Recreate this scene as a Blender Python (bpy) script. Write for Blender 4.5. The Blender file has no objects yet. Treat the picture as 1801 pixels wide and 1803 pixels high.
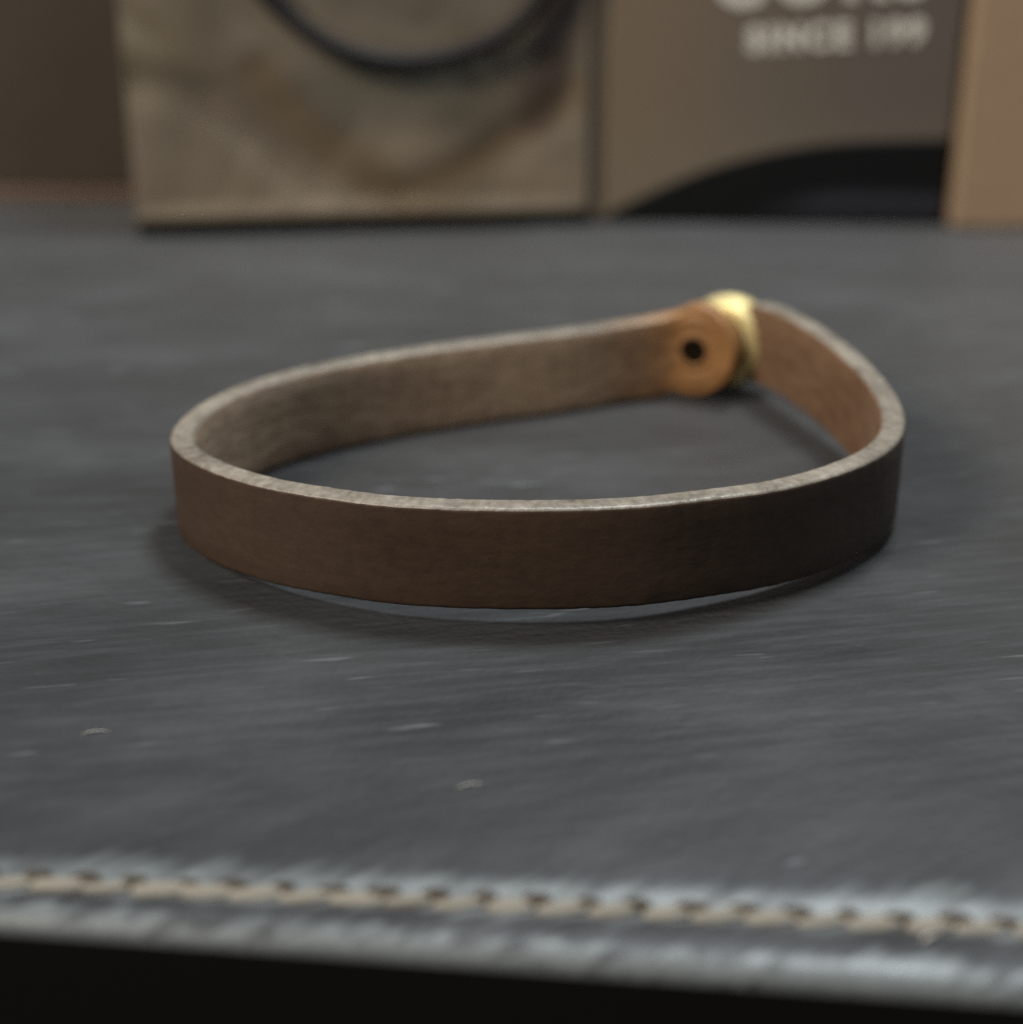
import bpy, bmesh, math, random
from mathutils import Vector, Matrix
import mathutils.noise as mn
random.seed(7)
MM = 0.001
SC = bpy.context.scene
COL = SC.collection

# ------------------------------------------------------------------ camera
cam = bpy.data.cameras.new('camera'); camo = bpy.data.objects.new('camera', cam); COL.objects.link(camo)
SC.camera = camo
PITCH = 24.0
camo.location = (0, 0, 66*MM)
camo.rotation_euler = (math.radians(90-PITCH), 0, 0)
cam.sensor_fit = 'HORIZONTAL'; cam.sensor_width = 36.0
cam.lens = 2900/1801*36.0
cam.clip_start = 0.005; cam.clip_end = 20
cam.dof.use_dof = True
cam.dof.focus_distance = 0.138
cam.dof.aperture_fstop = cam.lens/4.2
cam.dof.aperture_blades = 0

# ------------------------------------------------------------------ light
w = bpy.data.worlds.new('World'); SC.world = w; w.use_nodes = True
bg = w.node_tree.nodes['Background']
bg.inputs[0].default_value = (0.80, 0.90, 1.0, 1); bg.inputs[1].default_value = 0.14
def area(name, loc, target, size, power, col, sizey=None):
    l = bpy.data.lights.new(name, 'AREA'); l.energy = power; l.color = col
    l.shape = 'RECTANGLE'; l.size = size; l.size_y = sizey or size
    o = bpy.data.objects.new(name, l); COL.objects.link(o)
    o.location = loc
    o.rotation_euler = (Vector(target)-Vector(loc)).to_track_quat('-Z', 'Y').to_euler()
    return o
area('ceiling_lamp', (0.09, 0.245, 0.48), (0.0, 0.15, 0), 0.11, 2.75, (0.90, 0.97, 1.0))
area('warm_lamp', (-0.40, -0.10, 0.40), (0.0, 0.20, 0), 0.18, 3.0, (1.0, 0.88, 0.74))
SC.view_settings.view_transform = 'Standard'; SC.view_settings.look = 'None'
SC.view_settings.exposure = 0.0; SC.view_settings.gamma = 1.0
SC.render.engine = 'CYCLES'
SC.cycles.max_bounces = 6
SC.cycles.caustics_reflective = False
SC.cycles.use_denoising = False
SC.cycles.sample_clamp_indirect = 3.0

# ------------------------------------------------------------------ helpers
def lin(c):
    return tuple(((v/255)/12.92 if v/255 <= 0.04045 else ((v/255+0.055)/1.055)**2.4) for v in c)
def obj(name, me, mats, parent=None):
    o = bpy.data.objects.new(name, me); COL.objects.link(o)
    for m in (mats if isinstance(mats, (list, tuple)) else [mats]): me.materials.append(m)
    if parent: o.parent = parent
    return o
def bmobj(name, bm, mats, parent=None, smooth=True):
    me = bpy.data.meshes.new(name); bmesh.ops.recalc_face_normals(bm, faces=bm.faces)
    for f in bm.faces: f.smooth = smooth
    bm.to_mesh(me); bm.free()
    return obj(name, me, mats, parent)
def tag(o, label=None, cat=None, group=None, kind=None):
    if label: o['label'] = label
    if cat: o['category'] = cat
    if group: o['group'] = group
    if kind: o['kind'] = kind
    return o
def empty(name, loc, rz=0):
    o = bpy.data.objects.new(name, None); COL.objects.link(o); o.empty_display_size = 0.01
    o.location = loc; o.rotation_euler = (0, 0, rz); return o
def slab(bm, sx, sy, sz, mat=None, bev=0.0003, seg=2):
    """box 0..sx, -sy/2..sy/2, 0..sz"""
    r = bmesh.ops.create_cube(bm, size=1)
    vs = r['verts']
    bmesh.ops.scale(bm, vec=(sx, sy, sz), verts=vs)
    bmesh.ops.translate(bm, vec=(sx/2, 0, sz/2), verts=vs)
    es = list({e for v in vs for e in v.link_edges})
    if bev: r2 = bmesh.ops.bevel(bm, geom=es, offset=bev, segments=seg, affect='EDGES', profile=0.5)
class NT:
    def __init__(s, name):
        s.m = bpy.data.materials.new(name); s.m.use_nodes = True; s.t = s.m.node_tree
        s.b = s.t.nodes['Principled BSDF']
    def n(s, typ, **kw):
        nd = s.t.nodes.new(typ)
        for k, v in kw.items(): setattr(nd, k, v)
        return nd
    def link(s, a, b): s.t.links.new(a, b)
    def coords(s, scale=(1, 1, 1), rot=(0, 0, 0), src='Object'):
        tc = s.n('ShaderNodeTexCoord'); mp = s.n('ShaderNodeMapping')
        mp.inputs['Scale'].default_value = scale; mp.inputs['Rotation'].default_value = rot
        s.link(tc.outputs[src], mp.inputs[0]); return mp.outputs[0]
    def noise(s, vec, scale, detail=4, rough=0.5):
        nd = s.n('ShaderNodeTexNoise'); nd.inputs['Scale'].default_value = scale
        nd.inputs['Detail'].default_value = detail; nd.inputs['Roughness'].default_value = rough
        s.link(vec, nd.inputs['Vector']); return nd.outputs['Fac']
    def ramp(s, fac, stops):
        r = s.n('ShaderNodeValToRGB'); e = r.color_ramp.elements
        while len(e) < len(stops): e.new(0.5)
        for i, (p, c) in enumerate(stops):
            e[i].position = p; e[i].color = (*c, 1) if len(c) == 3 else c
        s.link(fac, r.inputs[0]); return r.outputs[0]
    def mix(s, fac, a, b, blend='MIX'):
        m = s.n('ShaderNodeMix', data_type='RGBA', blend_type=blend)
        for sock, v in ((m.inputs[0], fac), (m.inputs[6], a), (m.inputs[7], b)):
            if hasattr(v, 'is_output'): s.link(v, sock)
            elif isinstance(v, tuple): sock.default_value = (*v, 1)
            else: sock.default_value = v
        return m.outputs[2]
    def math(s, op, a, b=0.0, c=0.0, clamp=False):
        m = s.n('ShaderNodeMath', operation=op, use_clamp=clamp)
        for sock, v in zip(m.inputs, (a, b, c)):
            if hasattr(v, 'is_output'): s.link(v, sock)
            else: sock.default_value = v
        return m.outputs[0]
    def bump(s, h, strength, dist, prev=None):
        b = s.n('ShaderNodeBump'); b.inputs['Strength'].default_value = strength
        b.inputs['Distance'].default_value = dist; s.link(h, b.inputs['Height'])
        if prev: s.link(prev, b.inputs['Normal'])
        return b.outputs[0]
    def base(s, c):
        if isinstance(c, tuple): s.b.inputs['Base Color'].default_value = (*c, 1)
        else: s.link(c, s.b.inputs['Base Color'])
    def set(s, **kw):
        for k, v in kw.items():
            i = s.b.inputs[k.replace('_', ' ')]
            if hasattr(v, 'is_output'): s.link(v, i)
            else: i.default_value = v
def simple(name, col, rough=0.6, spec=0.4, metal=0.0, grain=0.12, gscale=900, bump=0.15, stretch=(1, 1, 1)):
    t = NT(name); v = t.coords(scale=stretch)
    f = t.noise(v, gscale, 5, 0.6)
    g2 = t.noise(v, gscale*0.08, 3, 0.5)
    c1 = t.mix(t.math('MULTIPLY', f, 1.0), tuple(x*(1-grain*2) for x in col), tuple(min(1, x*(1+grain*2)) for x in col))
    c2 = t.mix(g2, c1, tuple(x*(1-grain) for x in col), 'MIX'); t.base(c2)
    t.set(Roughness=rough, Metallic=metal); t.b.inputs['Specular IOR Level'].default_value = spec
    t.link(t.bump(f, bump, 0.0002), t.b.inputs['Normal'])
    return t.m

# ------------------------------------------------------------------ materials
def pad_material():
    t = NT('dark_grey_leather')
    tc = t.n('ShaderNodeTexCoord')
    def streak(angle, sx, sy, scale, detail=4, rough=0.55, off=0):
        mp = t.n('ShaderNodeMapping'); mp.inputs['Rotation'].default_value = (0, 0, -angle)
        mp.vector_type = 'POINT'
        t.link(tc.outputs['Object'], mp.inputs[0])
        m2 = t.n('ShaderNodeMapping'); m2.inputs['Scale'].default_value = (sx, sy, 1); m2.inputs['Location'].default_value = (off, off, 0)
        t.link(mp.outputs[0], m2.inputs[0])
        return t.noise(m2.outputs[0], scale, detail, rough)
    sep = t.n('ShaderNodeSeparateXYZ'); t.link(tc.outputs['Object'], sep.inputs[0])
    near = t.n('ShaderNodeMapRange'); near.clamp = True
    near.inputs[1].default_value = 0.106; near.inputs[2].default_value = 0.086
    t.link(sep.outputs['Y'], near.inputs[0])
    nf = near.outputs[0]
    # fibre direction turns slowly towards the worn front edge
    fa = streak(math.radians(10), 0.10, 1, 900, 4); fb = streak(math.radians(34), 0.13, 1, 900, 4)
    fine = t.math('ADD', t.math('MULTIPLY', fa, t.math('SUBTRACT', 1.0, nf)), t.math('MULTIPLY', fb, nf))
    ca = streak(math.radians(4), 0.50, 1, 62, 5, 0.62, 3); cb = streak(math.radians(30), 0.4, 1, 130, 4, 0.6, 3)
    cloud = t.math('ADD', t.math('MULTIPLY', ca, t.math('SUBTRACT', 1.0, nf)), t.math('MULTIPLY', cb, nf))
    scr = streak(math.radians(9), 0.13, 1, 1100, 1, 0.4, 9)
    scr2 = streak(math.radians(34), 0.16, 1, 1000, 1, 0.4, 5)
    s_ = t.math('ADD', t.math('MULTIPLY', scr, t.math('SUBTRACT', 1.0, nf)), t.math('MULTIPLY', scr2, nf))
    base = t.ramp(cloud, [(0.30, lin((25, 25, 27))), (0.50, lin((36, 37, 39))), (0.70, lin((57, 58, 60)))])
    base = t.mix(t.math('MULTIPLY', t.math('SUBTRACT', fine, 0.47), 0.8, clamp=True), base, lin((68, 71, 74)))
    hue = t.noise(tc.outputs['Object'], 22, 2)
    base = t.mix(t.math('MULTIPLY', t.math('SUBTRACT', hue, 0.35), 1.0, clamp=True), base, t.mix(1.0, base, (0.98, 0.93, 0.86), 'MULTIPLY'))
    scratch = t.ramp(s_, [(0.0, (0, 0, 0)), (0.66, (0, 0, 0)), (0.76, (1, 1, 1))])
    patch = t.ramp(t.noise(tc.outputs['Object'], 60, 2), [(0.47, (0, 0, 0)), (0.62, (1, 1, 1))])
    sm = t.mix(1.0, scratch, patch, 'MULTIPLY')
    base = t.mix(t.math('MULTIPLY', sm, 0.42), base, lin((130, 134, 136)))
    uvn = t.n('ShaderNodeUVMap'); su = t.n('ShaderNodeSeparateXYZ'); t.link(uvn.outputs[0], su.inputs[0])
    # painted highlight over the worn nap where the leather rolls over the edge and swells behind the stitches; ragged along the fibres
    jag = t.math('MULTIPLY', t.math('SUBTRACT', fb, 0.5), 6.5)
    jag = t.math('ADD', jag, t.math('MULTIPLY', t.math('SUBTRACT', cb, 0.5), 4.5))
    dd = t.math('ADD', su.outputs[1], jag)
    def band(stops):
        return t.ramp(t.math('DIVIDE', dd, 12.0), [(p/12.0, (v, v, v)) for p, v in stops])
    worn_highlight = band([(0.0, 0.7), (0.7, 0.8), (1.9, 0.0), (4.3, 0.0), (5.0, 0.45), (6.3, 0.75), (7.2, 0.5), (8.8, 0.0)])
    base = t.mix(worn_highlight, base, lin((116, 122, 123)))
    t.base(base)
    t.set(Roughness=t.math('ADD', t.math('MULTIPLY', fine, 0.30), t.math('ADD', 0.24, t.math('MULTIPLY', cloud, 0.18))))
    t.b.inputs['Specular IOR Level'].default_value = 0.5
    t.b.inputs['Sheen Weight'].default_value = 0.75; t.b.inputs['Sheen Roughness'].default_value = 0.35; t.b.inputs['Sheen Tint'].default_value = (0.93, 0.97, 1, 1)
    b1 = t.bump(fine, 0.30, 0.00018)
    por = t.n('ShaderNodeTexVoronoi'); por.inputs['Scale'].default_value = 1400; t.link(tc.outputs['Object'], por.inputs['Vector'])
    b1 = t.bump(por.outputs['Distance'], 0.22, 0.00014, b1)
    b2 = t.bump(cloud, 0.22, 0.0006, b1)
    t.link(b2, t.b.inputs['Normal'])
    return t.m
M = {}
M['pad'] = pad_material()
M['side'] = simple('side_shade_black', (0.006, 0.005, 0.005), 0.75, 0.2)  # near-black colour carries the shade of the pad's side face
M['under'] = simple('black_cloth', (0.008, 0.007, 0.008), 0.95, 0.05)
M['thread'] = simple('beige_thread', lin((138, 131, 119)), 0.8, 0.2, gscale=2500, bump=0.4)
M['hole'] = simple('punched_hole_brown', lin((66, 58, 50)), 0.9, 0.1)
M['lint'] = simple('pale_lint', lin((190, 186, 178)), 0.6, 0.4)

def leather(name, c1, c2, rough, bump=0.4, scale=(1, 1, 1), ns=420, spec=0.4, tan=False):
    t = NT(name)
    tc = t.n('ShaderNodeTexCoord'); mp = t.n('ShaderNodeMapping'); mp.inputs['Scale'].default_value = scale
    t.link(tc.outputs['UV'], mp.inputs[0])
    f = t.noise(mp.outputs[0], ns, 6, 0.62); g = t.noise(mp.outputs[0], ns*0.12, 3, 0.5)
    k = t.math('ADD', t.math('MULTIPLY', f, 0.55), t.math('MULTIPLY', g, 0.45))
    col = t.ramp(k, [(0.34, c1), (0.66, c2)])
    if tan:      # oiled tan leather towards the stud end of the strap
        sx_ = t.n('ShaderNodeSeparateXYZ'); t.link(tc.outputs['UV'], sx_.inputs[0])
        mr = t.n('ShaderNodeMapRange'); mr.inputs[1].default_value = 0.019; mr.inputs[2].default_value = 0.008
        t.link(t.math('ADD', sx_.outputs[0], t.math('MULTIPLY', t.math('SUBTRACT', g, 0.5), 0.008)), mr.inputs[0])
        m2 = t.n('ShaderNodeMapRange'); m2.inputs[1].default_value = 0.150; m2.inputs[2].default_value = 0.176
        t.link(sx_.outputs[0], m2.inputs[0])
        if ns == 900: col = t.mix(m2.outputs[0], col, t.mix(1.0, col, (0.50, 0.41, 0.35), 'MULTIPLY'))
        col = t.mix(mr.outputs[0], col, t.ramp(k, [(0.34, lin((124, 88, 54))), (0.66, lin((184, 136, 88)))]))
    t.base(col)
    t.set(Roughness=rough); t.b.inputs['Specular IOR Level'].default_value = spec
    t.link(t.bump(f, bump, 0.0002, t.bump(g, bump*0.6, 0.0005)), t.b.inputs['Normal'])
    return t.m
M['outer'] = leather('dark_brown_leather', lin((62, 48, 38)), lin((80, 62, 48)), 0.45, 0.35, (0.6, 1, 1), 1100)
M['inner'] = leather('suede_inside', lin((142, 121, 100)), lin((196, 172, 148)), 0.85, 0.5, (0.35, 1, 1), 900, 0.2, True)
M['edge'] = leather('raw_cut_edge', lin((90, 82, 72)), lin((156, 147, 134)), 0.38, 0.7, (0.8, 0.6, 1), 1300, 0.5, True)
M['tab'] = leather('tan_leather_tab', lin((124, 88, 54)), lin((184, 136, 88)), 0.55, 0.35, (1, 1, 1), 500)
M['brass'] = None
def brass():
    t = NT('worn_brass'); v = t.coords()
    f = t.noise(v, 260, 5, 0.6)
    t.base(t.ramp(f, [(0.35, (0.56, 0.42, 0.15)), (0.65, (0.88, 0.74, 0.38))]))
    t.set(Metallic=0.65, Roughness=t.math('ADD', t.math('MULTIPLY', f, 0.2), 0.45))
    t.link(t.bump(f, 0.2, 0.0002), t.b.inputs['Normal']); return t.m
M['brass'] = brass()
M['dark'] = simple('rivet_hole_dark', (0.012, 0.008, 0.005), 0.9, 0.1)

# ------------------------------------------------------------------ the stitched pad it lies on
def edge_y(x):                     # front edge of the pad, mm
    return 81.5 - 0.11*x
def stitch_d(x): return 5.2 + 0.035*max(-40, min(40, x))
def sstep(a, b, x):
    q = max(0, min(1, (x-a)/(b-a))); return q*q*(3-2*q)
# (distance back from the edge, height) in mm
PROFILE = [(0.35, -14.0), (0.0, -1.5), (0.02, -1.15), (0.2, -0.80), (0.5, -0.50), (0.9, -0.26), (1.4, -0.10), (2.0, -0.02), (2.6, 0.0), (3.4, 0.0), (4.1, -0.05), (4.7, -0.20),
           (5.2, -0.40), (5.7, -0.50), (6.3, -0.42), (7.0, -0.20), (7.7, -0.06), (8.6, 0.0), (12, 0.0)]
def build_pad():
    bm = bmesh.new(); rows = []; uvl = bm.loops.layers.uv.new('UVMap'); DD = {}
    xs = [-260+2.0*i for i in range(261)]
    back = [20, 40, 80, 160, 300, 420]
    for (d, z) in PROFILE + [(b, 0.0) for b in back]:
        row = []
        for x in xs:
            k = min(1.0, d/160); d0 = d
            d = d+(stitch_d(x)-5.7)*sstep(1.6, 4.0, d)*(1-sstep(9, 40, d))
            y = edge_y(max(-90, min(90, x)))*(1-k)+80*k + d
            zz = z
            if 0 <= d <= 9: zz += 0.06*mn.noise(Vector((x*0.35, d*0.3, 3)))*(1 if d > 0 else 0)
            vv = bm.verts.new((x*MM, y*MM, zz*MM)); DD[vv] = (x, d0); row.append(vv); d = d0
        rows.append(row)
    for j in range(len(rows)-1):
        for i in range(len(xs)-1):
            f = bm.faces.new((rows[j][i], rows[j][i+1], rows[j+1][i+1], rows[j+1][i]))
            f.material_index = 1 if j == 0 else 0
            for lp in f.loops: lp[uvl].uv = DD[lp.vert]
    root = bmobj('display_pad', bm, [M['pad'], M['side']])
    return root
pad = build_pad()
tag(pad, 'dark grey leather display pad with a worn front edge and pale stitching', 'display pad')
# stitches and punched holes between them
def capsule_mesh(L, R, H, n=10, m=6):
    bm = bmesh.new()
    bmesh.ops.create_uvsphere(bm, u_segments=n, v_segments=m, radius=1)
    for v in bm.verts:
        x = v.co.x
        v.co = Vector((x*R + math.copysign(L/2-R, x) if abs(x) > 1e-4 else 0, v.co.y*R, v.co.z*H))*MM
    me = bpy.data.meshes.new('stitch'); bmesh.ops.recalc_face_normals(bm, faces=bm.faces)
    for f in bm.faces: f.smooth = True
    bm.to_mesh(me); bm.free(); return me
st = capsule_mesh(3.5, 0.62, 0.36); st.materials.append(M['thread'])
ho = capsule_mesh(2.1, 0.58, 0.16); ho.materials.append(M['hole']); ho.name = 'stitch_hole'
N = 30
for i in range(-N, N+1):
    x = i*3.3 + random.uniform(-.12, .12); xx = max(-90, min(90, x))
    y = edge_y(xx) + stitch_d(x) - 0.15
    o = bpy.data.objects.new('stitch', st); COL.objects.link(o); o.parent = pad
    o.location = (x*MM, y*MM, (-0.36)*MM)
    o.rotation_euler = (0, 0, math.radians(9)+math.atan(-0.08)+random.uniform(-.12, .12))
    o.scale = (random.uniform(.88, 1.1), random.uniform(.8, 1.2), random.uniform(.8, 1.1))
    h = bpy.data.objects.new('stitch_hole', ho); COL.objects.link(h); h.parent = pad
    x2 = x+1.65; y2 = edge_y(max(-90, min(90, x2)))+stitch_d(x2)+.35
    h.location = (x2*MM, y2*MM, -0.16*MM); h.rotation_euler = (0.2, 0, math.atan(-0.08)+random.uniform(-.12, .12))
    h.scale = (random.uniform(.7, 1.1), random.uniform(.7, 1.15), 1)
# dark cloth far below the pad's front edge
bm = bmesh.new(); bmesh.ops.create_grid(bm, x_segments=4, y_segments=4, size=0.6)
bmesh.ops.translate(bm, vec=(0, 0.1, -0.0141), verts=bm.verts)
tbl = bmobj('table_top', bm, M['under']); tag(tbl, kind='structure')

# ------------------------------------------------------------------ bracelet
H = 9.4; T = 2.25
# outer top-edge line of the band seen from above (mm) with the lift of its lower edge
PTS = [(26.5, 179.2, .9), (22.5, 181.8, .9), (18.6, 182.8, .6), (14.2, 181.6, .3), (6.4, 178.2, .2), (-3.2, 174.6, .15), (-12.4, 170.5, .15), (-21.1, 165.2, .2),
       (-27.6, 158.6, .35), (-31.0, 152.0, .4), (-32.1, 145.6, .5), (-30.9, 140.0, .7), (-27.2, 134.8, .9), (-22.0, 130.3, 1.2),
       (-16.4, 127.2, 1.5), (-9.5, 124.7, 1.7), (0.0, 123.4, 1.9), (9.4, 123.9, 1.9), (16.6, 126.1, 1.7), (23.6, 129.4, 1.3),
       (30.1, 134.3, 1.0), (34.8, 139.6, 1.0), (37.3, 145.8, 1.2), (37.6, 153.6, 1.8), (35.8, 163.6, 2.4), (32.7, 173.0, 2.8),
       (30.0, 180.6, 2.2), (28.2, 184.6, 0.9), (25.6, 187.8, 0.2), (22.4, 189.8, 0.0)]
def catmull(P, step):
    out = []
    n = len(P)
    for i in range(n-1):
        p0 = P[max(i-1, 0)]; p1 = P[i]; p2 = P[i+1]; p3 = P[min(i+2, n-1)]
        L = math.dist(p1[:2], p2[:2]); k = max(2, int(L/step))
        for j in range(k):
            t = j/k
            out.append(tuple(0.5*((2*b)+(-a+c)*t+(2*a-5*b+4*c-d)*t*t+(-a+3*b-3*c+d)*t**3) for a, b, c, d in zip(p0, p1, p2, p3)))
    out.append(P[-1]); return out
path = catmull(PTS, 0.35)
# smooth
for _ in range(6):
    path = [path[0]]+[tuple((a+2*b+c)/4 for a, b, c in zip(path[i-1], path[i], path[i+1])) for i in range(1, len(path)-1)]+[path[-1]]
S = [0]
for a, b in zip(path, path[1:]): S.append(S[-1]+math.dist(a[:2], b[:2]))
TOT = S[-1]
def section(hh, zc, r):
    """closed outline (inward offset, height) with side tags, rounded corners of radius r"""
    pts = []; r = min(r, hh*0.9)
    def corner(cx, cz, a0):
        for k in range(4):
            a = a0+math.pi/2*k/3
            pts.append((cx+r*math.cos(a), cz+r*math.sin(a)))
    # go round: outer bottom, inner bottom, inner top, outer top  (x = inward distance)
    corner(r, zc-hh+r, math.pi); corner(T-r, zc-hh+r, 1.5*math.pi)
    n_in = 5
    for k in range(1, n_in): pts.append((T, zc-hh+r+(2*hh-2*r)*k/n_in))
    corner(T-r, zc+hh-r, 0); corner(r, zc+hh-r, math.pi/2)
    for k in range(1, n_in): pts.append((0, zc+hh-r-(2*hh-2*r)*k/n_in))
    return pts
root = empty('leather_bracelet', (0, 0.150, 0.0))
tag(root, 'brown leather strap bracelet with pale cut edges, closed by a round brass stud', 'bracelet')
OFF = Vector((0, -0.150, 0))
def build_band():
    bm = bmesh.new(); uv = bm.loops.layers.uv.new('UVMap'); rings = []; info = []
    RT = 5.4
    for i, (x, y, l) in enumerate(path):
        a = path[max(i-1, 0)]; b = path[min(i+1, len(path)-1)]
        t = Vector((b[0]-a[0], b[1]-a[1], 0)).normalized()
        # path runs tab -> left -> front (counter-clockwise seen from above), the inside lies to the left
        n = Vector((-t.y, t.x, 0))
        s = S[i]; hh = H/2; zc = l+H/2
        if s < 2*RT:                                    # rounded tab end, a little wider than the band
            q = max(0.02, RT**2-(s-RT)**2)**0.5
            if s < RT: hh = q
            else: hh = max(q, H/2)
            k = max(0, 1-max(0, s-RT)/RT); zc += 0.5*k
        e = TOT-s
        if e < 4.5: hh = max(0.25, (4.5**2-(4.5-e)**2)**0.5)
        rr = 0.42
        ring = []
        for (dx, z) in section(hh, zc, rr):
            j = 0.05*mn.noise(Vector((s*0.9, z*0.8, dx)))
            ring.append(bm.verts.new((Vector((x, y, z))+n*(dx+j)+Vector((0, 0, 0.05*mn.noise(Vector((s*1.3, dx, 5))))))*MM+OFF))
        rings.append(ring); info.append((s, hh, zc))
    m = len(rings[0])
    secN = section(H/2, 0, 0.42)
    for i in range(len(rings)-1):
        for k in range(m):
            k2 = (k+1) % m
            f = bm.faces.new((rings[i][k], rings[i+1][k], rings[i+1][k2], rings[i][k2]))
            px = (secN[k][0]+secN[k2][0])/2; dz = abs(secN[k][1]-secN[k2][1]); dxx = abs(secN[k][0]-secN[k2][0])
            if dz > dxx and px < 0.2: mi = 0
            elif dz > dxx and px > T-0.2: mi = 1
            else: mi = 2
            f.material_index = mi
            for lp, (ii, kk) in zip(f.loops, ((i, k), (i+1, k), (i+1, k2), (i, k2))):
                u = S[ii]*MM
                if mi == 2: v = secN[kk][0]*MM
                else: v = secN[kk][1]*MM + 0.05*(mi+1)
                lp[uv].uv = (u, v)
    bm.faces.new(rings[0]); bm.faces.new(rings[-1][::-1])
    return bmobj('leather_band', bm, [M['outer'], M['inner'], M['edge']], root)
build_band()
# where the tab's centre sits
i0 = min(range(len(path)), key=lambda i: abs(S[i]-5.4))
a, b = path[i0-2], path[i0+2]
t = Vector((b[0]-a[0], b[1]-a[1], 0)).normalized(); n_in = Vector((-t.y, t.x, 0))
C0 = Vector((path[i0][0], path[i0][1], path[i0][2]+H/2+0.5))          # on the outer surface
def lathe(profile, seg=48):
    bm = bmesh.new(); rings = []
    for r, h in profile:
        rings.append([bm.verts.new((r*math.cos(2*math.pi*k/seg)*MM, r*math.sin(2*math.pi*k/seg)*MM, h*MM)) for k in range(seg)] if r > 1e-6 else [bm.verts.new((0, 0, h*MM))])
    for A, B in zip(rings, rings[1:]):
        for k in range(seg):
            k2 = (k+1) % seg
            if len(A) == 1: bm.faces.new((A[0], B[k], B[k2]))
            elif len(B) == 1: bm.faces.new((A[k], B[0], A[k2]))
            else: bm.faces.new((A[k], B[k], B[k2], A[k2]))
    return bm
def place(o, pos, axis):
    o.location = pos*MM+OFF
    o.rotation_euler = axis.to_track_quat('Z', 'Y').to_euler()
# brass drum behind the tab, axis along the tab's outward normal
ax = (-n_in+Vector((0.12, 0, 0.0))).normalized()
d = bmobj('brass_stud', lathe([(0, 0), (4.4, 0), (4.9, .35), (5.15, 1.0), (5.0, 1.4), (5.3, 2.1), (5.4, 3.4), (5.1, 4.6), (4.3, 5.3), (0, 5.5)]), M['brass'], root)
place(d, C0+(-n_in)*0.02+t*(-2.35)+Vector((0, 0, 0.1)), ax)
# inside face of the tab: pressed rings around a dark hole
face = C0+n_in*(T+0.02)
rp = bmobj('rivet_plate', lathe([(1.45, -0.3), (1.52, 0.22), (1.75, 0.36), (2.1, 0.18), (2.6, 0.0), (3.2, 0.26), (3.6, 0.34), (4.1, 0.12), (4.5, -0.2)]), M['tab'], root)
place(rp, face, n_in)
for v in rp.data.vertices: v.co *= 1+0.07*mn.noise(v.co*700)+0.03*mn.noise(v.co*2500)
hl = bmobj('rivet_hole', lathe([(0, 0.16), (1.3, 0.16), (1.45, 0.22), (1.5, -0.3)]), M['dark'], root)
place(hl, face, n_in)

# ------------------------------------------------------------------ creased bag and lettered box at the back
KP = 1.65         # reflectance scale of print and painted crease shade
def stroke(pts):
    return catmull(pts, 12)
def dist_poly(px, py, pts):
    best = 1e9; bt = 0
    for i in range(len(pts)-1):
        ax_, ay = pts[i][:2]; bx, by = pts[i+1][:2]
        vx, vy = bx-ax_, by-ay; L2 = vx*vx+vy*vy or 1
        t_ = max(0, min(1, ((px-ax_)*vx+(py-ay)*vy)/L2))
        d_ = math.hypot(px-ax_-vx*t_, py-ay-vy*t_)
        if d_ < best: best = d_; bt = (i+t_)/(len(pts)-1)
    return best, bt
def ss(a, b, x):
    t_ = max(0, min(1, (x-a)/(b-a))); return t_*t_*(3-2*t_)
def mixc(a, b, k): return tuple(x+(y-x)*k for x, y in zip(a, b))
CORD = stroke([(430, -60), (490, 20), (560, 74), (640, 108), (720, 118), (800, 112), (880, 86), (950, 35), (1000, -50)])
CORDH = stroke([(470, -60), (530, 10), (590, 60), (660, 88), (730, 97), (800, 90), (870, 62), (930, 15), (970, -50)])
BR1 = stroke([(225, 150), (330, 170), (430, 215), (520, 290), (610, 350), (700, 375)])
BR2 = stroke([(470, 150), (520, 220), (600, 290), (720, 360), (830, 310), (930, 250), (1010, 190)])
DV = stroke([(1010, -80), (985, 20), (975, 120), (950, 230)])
def paint_bag_shade(u, v):  # crease shade and lighter patches of the bag, painted into its colour
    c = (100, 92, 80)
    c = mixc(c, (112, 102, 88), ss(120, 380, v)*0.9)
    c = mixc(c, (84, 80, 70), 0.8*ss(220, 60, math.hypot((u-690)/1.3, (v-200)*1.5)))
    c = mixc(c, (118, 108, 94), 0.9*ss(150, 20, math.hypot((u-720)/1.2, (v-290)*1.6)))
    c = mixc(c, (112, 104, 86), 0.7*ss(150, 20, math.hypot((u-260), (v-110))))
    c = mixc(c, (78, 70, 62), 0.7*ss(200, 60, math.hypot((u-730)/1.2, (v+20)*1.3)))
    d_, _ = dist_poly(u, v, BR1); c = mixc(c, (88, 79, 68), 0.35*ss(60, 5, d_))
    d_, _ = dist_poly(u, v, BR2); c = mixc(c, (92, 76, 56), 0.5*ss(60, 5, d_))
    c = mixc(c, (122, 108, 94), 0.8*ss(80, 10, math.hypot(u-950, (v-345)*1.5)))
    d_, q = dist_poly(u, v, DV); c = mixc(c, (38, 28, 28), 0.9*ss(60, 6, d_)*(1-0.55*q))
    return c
HILL = stroke([(1000, 420), (1060, 392), (1150, 345), (1260, 298), (1380, 266), (1500, 250), (1700, 243)])
HILL2 = stroke([(1250, 430), (1320, 382), (1400, 350), (1500, 336), (1720, 340)])
def yof(P, u):
    for a_, b_ in zip(P, P[1:]):
        if a_[0] <= u <= b_[0]: return a_[1]+(b_[1]-a_[1])*(u-a_[0])/max(1e-6, b_[0]-a_[0])
    return P[0][1] if u < P[0][0] else P[-1][1]
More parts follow.
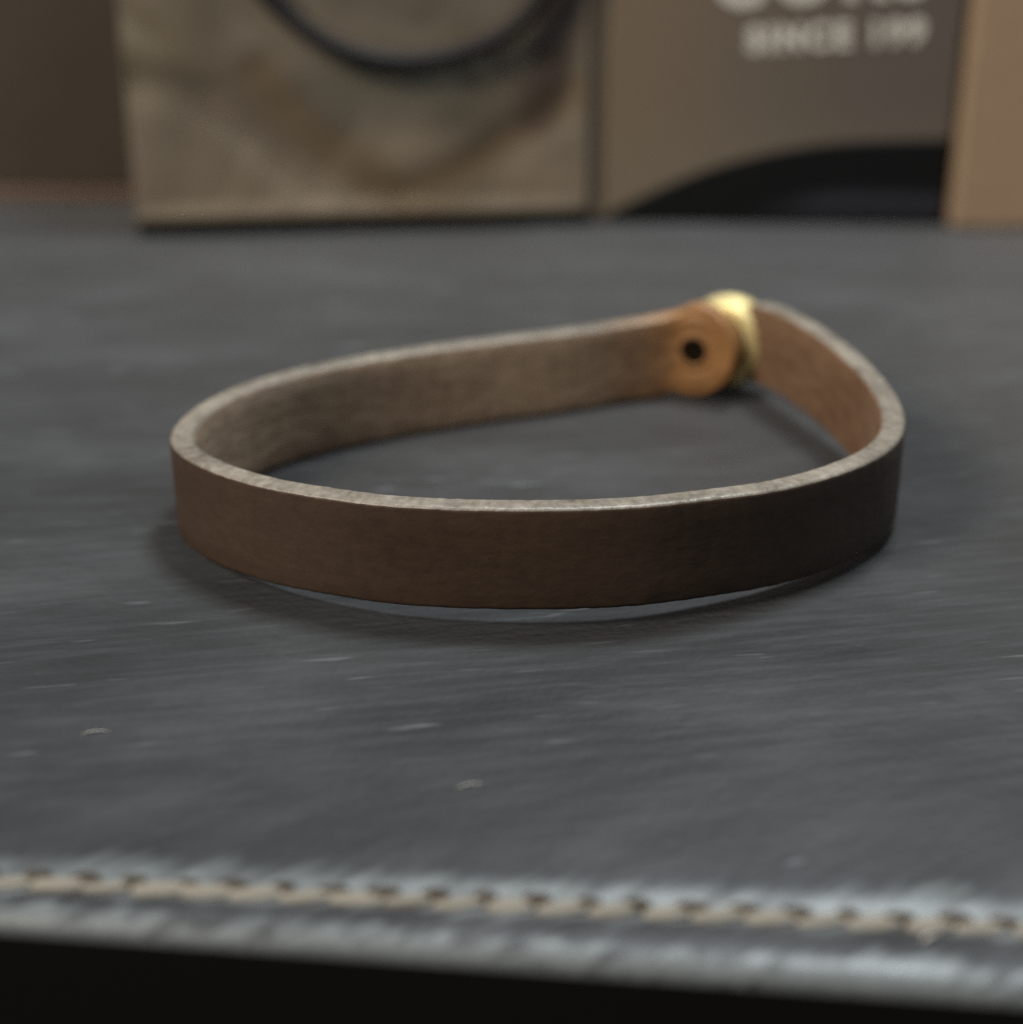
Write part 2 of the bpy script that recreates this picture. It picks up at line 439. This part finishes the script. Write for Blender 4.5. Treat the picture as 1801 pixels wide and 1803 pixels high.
def paint_brand(u, v):
    c = mixc((104, 92, 78), (86, 80, 74), ss(1050, 1600, u))
    c = mixc(c, (106, 98, 84), 0.5*ss(150, 330, v))
    y1 = yof(HILL, u); c = mixc(c, (7, 7, 8), ss(y1-5, y1+7, v))
    y2 = yof(HILL2, u); c = mixc(c, (44, 44, 52), 0.85*ss(y2-8, y2+14, v)*ss(430, 350, v)*ss(1240, 1480, u))
    return c
def print_shade_mat(name):
    t = NT(name); a_ = t.n('ShaderNodeVertexColor'); a_.layer_name = 'print'
    f = t.noise(t.coords(), 1500, 3); 
    t.base(t.mix(0.25, a_.outputs[0], t.mix(f, (0.6, 0.6, 0.6), (1.3, 1.3, 1.3)), 'MULTIPLY'))
    t.set(Roughness=0.55); t.b.inputs['Specular IOR Level'].default_value = 0.35
    return t.m
M['print'] = print_shade_mat('print_shade_card')
M['cardcore'] = simple('card_core', lin((120, 108, 92)), 0.8, 0.2)
M['black'] = simple('gap_shade_black', (0.005, 0.005, 0.006), 0.9, 0.1)
HT = 78.0
def crumple(u, v):
    d1, _ = dist_poly(u, v, BR1); d2, _ = dist_poly(u, v, BR2); d3, _ = dist_poly(u, v, BR3)
    h = 0.9*math.exp(-(d1/34)**2)+0.7*math.exp(-(d2/36)**2)+0.6*math.exp(-(d3/24)**2)
    h += 0.7*mn.noise(Vector((u*0.006+v*0.004, (u-v)*0.003, 1.5)))+0.35*(1-abs(mn.noise(Vector((u*0.012, v*0.010, 4.5)))))
    return h*ss(395, 370, v)*ss(236, 262, u)*ss(1030, 1000, u)
BR3 = stroke([(240, 30), (330, 110), (430, 250), (560, 372)])
def panel(name, length, paint, x0, parent, thick=1.2, step=0.45, relief=None):
    """front face is a painted grid at y=-thick/2; x along the panel; x0 = its world x for the print layout"""
    bm = bmesh.new(); nx = int(length/step); nz = int(HT/step)
    col = bm.loops.layers.float_color.new('print')  # holds the box's print and the bag's painted crease shade
    g = [[bm.verts.new((length*i/nx*MM, -thick/2*MM, HT*j/nz*MM)) for i in range(nx+1)] for j in range(nz+1)]
    if relief:
        for j in range(nz+1):
            for i in range(nx+1): g[j][i].co.y += relief(900+11.1*(x0+length*i/nx), 402-11.35*HT*j/nz)*MM
    C = {}
    for j in range(nz+1):
        for i in range(nx+1):
            u = 900+11.1*(x0+length*i/nx); z = HT*j/nz; v = 402-11.35*z
            c = paint(u, v); C[g[j][i]] = (*[x*KP for x in lin(c)], 1)
    for j in range(nz):
        for i in range(nx):
            f = bm.faces.new((g[j][i], g[j][i+1], g[j+1][i+1], g[j+1][i]))
            f.smooth = True
            for lp in f.loops: lp[col] = [min(1, q)**(1/1.0) for q in C[lp.vert]]
    bk = [[bm.verts.new((x*MM, thick/2*MM, z*MM)) for x in (0, length)] for z in (0, HT)]
    # back and rim
    fb = [bm.faces.new((bk[0][1], bk[0][0], bk[1][0], bk[1][1]))]
    fb.append(bm.faces.new([g[0][i] for i in range(nx+1)][::-1]+[bk[0][0], bk[0][1]]))
    fb.append(bm.faces.new([g[nz][i] for i in range(nx+1)]+[bk[1][1], bk[1][0]]))
    fb.append(bm.faces.new([g[j][0] for j in range(nz+1)]+[bk[1][0], bk[0][0]]))
    fb.append(bm.faces.new([g[j][nx] for j in range(nz+1)][::-1]+[bk[0][1], bk[1][1]]))
    for f in fb: f.material_index = 1
    me = bpy.data.meshes.new(name); bm.to_mesh(me); bm.free()
    return obj(name, me, [M['print'], M['cardcore']], parent)
A = Vector((-58.9, 256.9)); B = Vector((12.2, 264.6)); D = Vector((69.6, 262.8))
card = empty('paper_bag', (13.2*MM, 264.8*MM, 0))
tag(card, 'creased beige paper bag with a black cord handle hanging over its front', 'bag')
card_inv = Vector((13.2*MM, 264.8*MM, 0))
lbox = empty('lettered_box', (13.2*MM, 264.8*MM, 0))
tag(lbox, 'grey brown box with pale lettering above a large black printed curve', 'box')
def on_card(o, p, ang, lift=0.0):
    o.location = Vector((p.x*MM, p.y*MM, lift*MM))-card_inv; o.rotation_euler = (0, 0, ang)
angL = math.atan2(B.y-A.y, B.x-A.x); angR = math.atan2(D.y-(B.y+.2), D.x-(B.x+2.2))
pl = panel('front_panel', (B-A).length, paint_bag_shade, A.x, card, 3.0, relief=crumple); on_card(pl, A, angL, 2.25)
R0 = B+Vector((2.2, 0.2))
pr = panel('front_panel', (D-R0).length, paint_brand, R0.x, lbox); on_card(pr, R0, angR, 0.0)
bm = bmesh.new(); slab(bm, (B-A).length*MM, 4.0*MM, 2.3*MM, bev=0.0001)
be = bmobj('gap_shade_strip', bm, M['black'], card, False); on_card(be, A, angL, 0)  # black strip added to stand for the shadow gap under the bag
bm = bmesh.new(); slab(bm, 2.6*MM, 1.5*MM, HT*MM, bev=0.0003)
fs = bmobj('side_gusset', bm, simple('fold_card', lin((110, 98, 85)), 0.8, 0.2), card, False); on_card(fs, B+Vector((-.15, .0)), 0.0, 0)
bm = bmesh.new(); slab(bm, ((D-R0).length-0.6)*MM, 26*MM, (HT-.4)*MM, bev=0.0004); bmesh.ops.translate(bm, vec=(0.0003, 0.0137, 0), verts=bm.verts)
bb = bmobj('box_body', bm, M['cardcore'], lbox, False); on_card(bb, R0, angR, 0.0)
bm = bmesh.new(); slab(bm, ((B-A).length-2)*MM, 26*MM, (HT-3)*MM, bev=0.0015); bmesh.ops.translate(bm, vec=(0.001, 0.0155, 0.0001), verts=bm.verts)
bb = bmobj('bag_body', bm, M['cardcore'], card, False); on_card(bb, A, angL, 0.0)
# twisted cord handle, hanging in a loop in front of the bag
M['cord'] = simple('black_cord', lin((22, 17, 17)), 0.6, 0.35, gscale=2500)
def cord():
    pts = [(385, -330, 0), (395, -250, 2.0), (430, -110, 2.4), (490, -8, 2.6), (560, 52, 2.6), (640, 88, 2.6), (720, 99, 2.6), (800, 90, 2.6), (880, 60, 2.6), (940, 8, 2.6), (980, -80, 2.6), (1000, -250, 2.2), (1002, -330, 0)]
    P = catmull(pts, 9); c = bpy.data.curves.new('cord_handle', 'CURVE')
    P3 = [Vector(((u-900)/11.25-A.x, -1.6-o_, (402-v)/11.35)) for u, v, o_ in P]
    c.dimensions = '3D'; sp = c.splines.new('POLY'); sp.points.add(len(P3)-1)
    for q, p_ in zip(sp.points, P3): q.co = (p_.x*MM, p_.y*MM, (p_.z-1.9)*MM, 1)
    c.bevel_depth = 1.4*MM; c.bevel_resolution = 3; c.use_fill_caps = True
    o = bpy.data.objects.new('cord_handle', c); COL.objects.link(o)
    dg = bpy.context.evaluated_depsgraph_get(); me = bpy.data.meshes.new_from_object(o.evaluated_get(dg))
    bpy.data.objects.remove(o); bpy.data.curves.remove(c); me.name = 'cord_handle'
    for f in me.polygons: f.use_smooth = True
    return obj('cord_handle', me, M['cord'], card)
on_card(cord(), A, angL, 1.9)
M['ink'] = simple('silver_foil', lin((238, 234, 224)), 0.45, 0.5)
def lettering(s, size, u_px, v_px, bold, name='lettering', spacing=1.0, tilt=0.0):
    c = bpy.data.curves.new(name, 'FONT'); c.body = s; c.size = size*MM; c.extrude = 0.00004; c.offset = bold*MM; c.space_character = spacing
    o = bpy.data.objects.new(name, c); COL.objects.link(o)
    dg = bpy.context.evaluated_depsgraph_get(); me = bpy.data.meshes.new_from_object(o.evaluated_get(dg))
    bpy.data.objects.remove(o); bpy.data.curves.remove(c)
    me.name = name; m_ = obj(name, me, M['ink'], pr)
    x = (u_px-900)/11.1-R0.x; z = (402-v_px)/11.35
    m_.location = (x*MM, -0.66*MM, z*MM); m_.rotation_euler = (math.radians(90), -tilt, 0)
    return m_
lettering('SINCE 199', 5.0, 1308, 92, 0.30, spacing=1.24, tilt=math.radians(3.2))
lettering('CORS', 11.0, 1246, 14, 0.45, spacing=1.25, tilt=math.radians(3.2))

# ------------------------------------------------------------------ boxes beside the card
def box(name, x0, y0, sx, sy, sz, mat, rz=0):
    r = empty(name, (x0*MM, y0*MM, 0), rz); return r
bx = empty('brown_box', (-150*MM, 276.4*MM, 0), math.radians(0.6))
tag(bx, 'dark brown box with a paler base strip, left of the paper bag', 'box')
M['brownbox'] = simple('brown_box_paper', lin((78, 69, 60)), 0.6, 0.3, gscale=300)
M['strip'] = simple('paler_base_paper', lin((112, 94, 82)), 0.6, 0.3)
bm = bmesh.new(); slab(bm, 110*MM, 60*MM, 80*MM, bev=0.0006); bmesh.ops.translate(bm, vec=(0, 0.0315, 0.0024), verts=bm.verts)
bmobj('box_body', bm, M['brownbox'], bx, False)
bm = bmesh.new(); slab(bm, 111*MM, 62*MM, 2.5*MM, bev=0.0004); bmesh.ops.translate(bm, vec=(-.0005, 0.0312, 0), verts=bm.verts)
bmobj('base_strip', bm, M['strip'], bx, False)
tb = empty('kraft_box', (70.4*MM, 259.5*MM, 0), 0)
tag(tb, 'plain tan box at the right edge, beside the lettered grey brown box', 'box')
M['kraft'] = simple('tan_box_paper', lin((182, 156, 128)), 0.6, 0.3, gscale=300)
bm = bmesh.new(); slab(bm, 90*MM, 40*MM, 70*MM, bev=0.0008); bmesh.ops.translate(bm, vec=(0, 0.0200, 0.0001), verts=bm.verts)
bmobj('box_body', bm, M['kraft'], tb, False)
bm = bmesh.new(); slab(bm, 91*MM, 41.6*MM, 16*MM, bev=0.0008); bmesh.ops.translate(bm, vec=(-0.0005, 0.0200, 0.0702), verts=bm.verts)
bmobj('box_lid', bm, M['kraft'], tb, False)

# ------------------------------------------------------------------ lint on the pad
def lint(x, y, L, ang, label, wd=0.12):
    bm = bmesh.new(); n_ = 7; prev = None
    for k in range(n_):
        q = k/(n_-1); c = Vector(((q-.5)*L, 0.10*L*math.sin(q*3.0), 0.08+0.05*math.sin(q*5)))
        r = wd*(0.35+math.sin(math.pi*q)*0.65)
        ring = [bm.verts.new(Vector((c.x, c.y+r*math.cos(a_), c.z+r*0.6*math.sin(a_)))*MM) for a_ in (0, math.pi*.5, math.pi, math.pi*1.5)]
        if prev:
            for j in range(4): bm.faces.new((prev[j], ring[j], ring[(j+1) % 4], prev[(j+1) % 4]))
        else: bm.faces.new(ring)
        prev = ring
    bm.faces.new(prev[::-1])
    o = bmobj('lint_fibre', bm, M['lint']); o.location = (x*MM, y*MM, 0.00002); o.rotation_euler = (0, 0, ang)
    tag(o, label, 'lint', 'lint fibres on the grey pad')
lint(-2.9, 99.8, 2.0, .3, 'short pale lint fibre lying on the pad between bracelet and stitches', .08)
lint(26.1, 82.9, 1.5, .6, 'thick pale lint fibre between the right stitches and the front edge', .2)
lint(-31.4, 107, 2.2, .25, 'thin pale lint fibre near the left edge of the frame, nearer the stitches', .07)
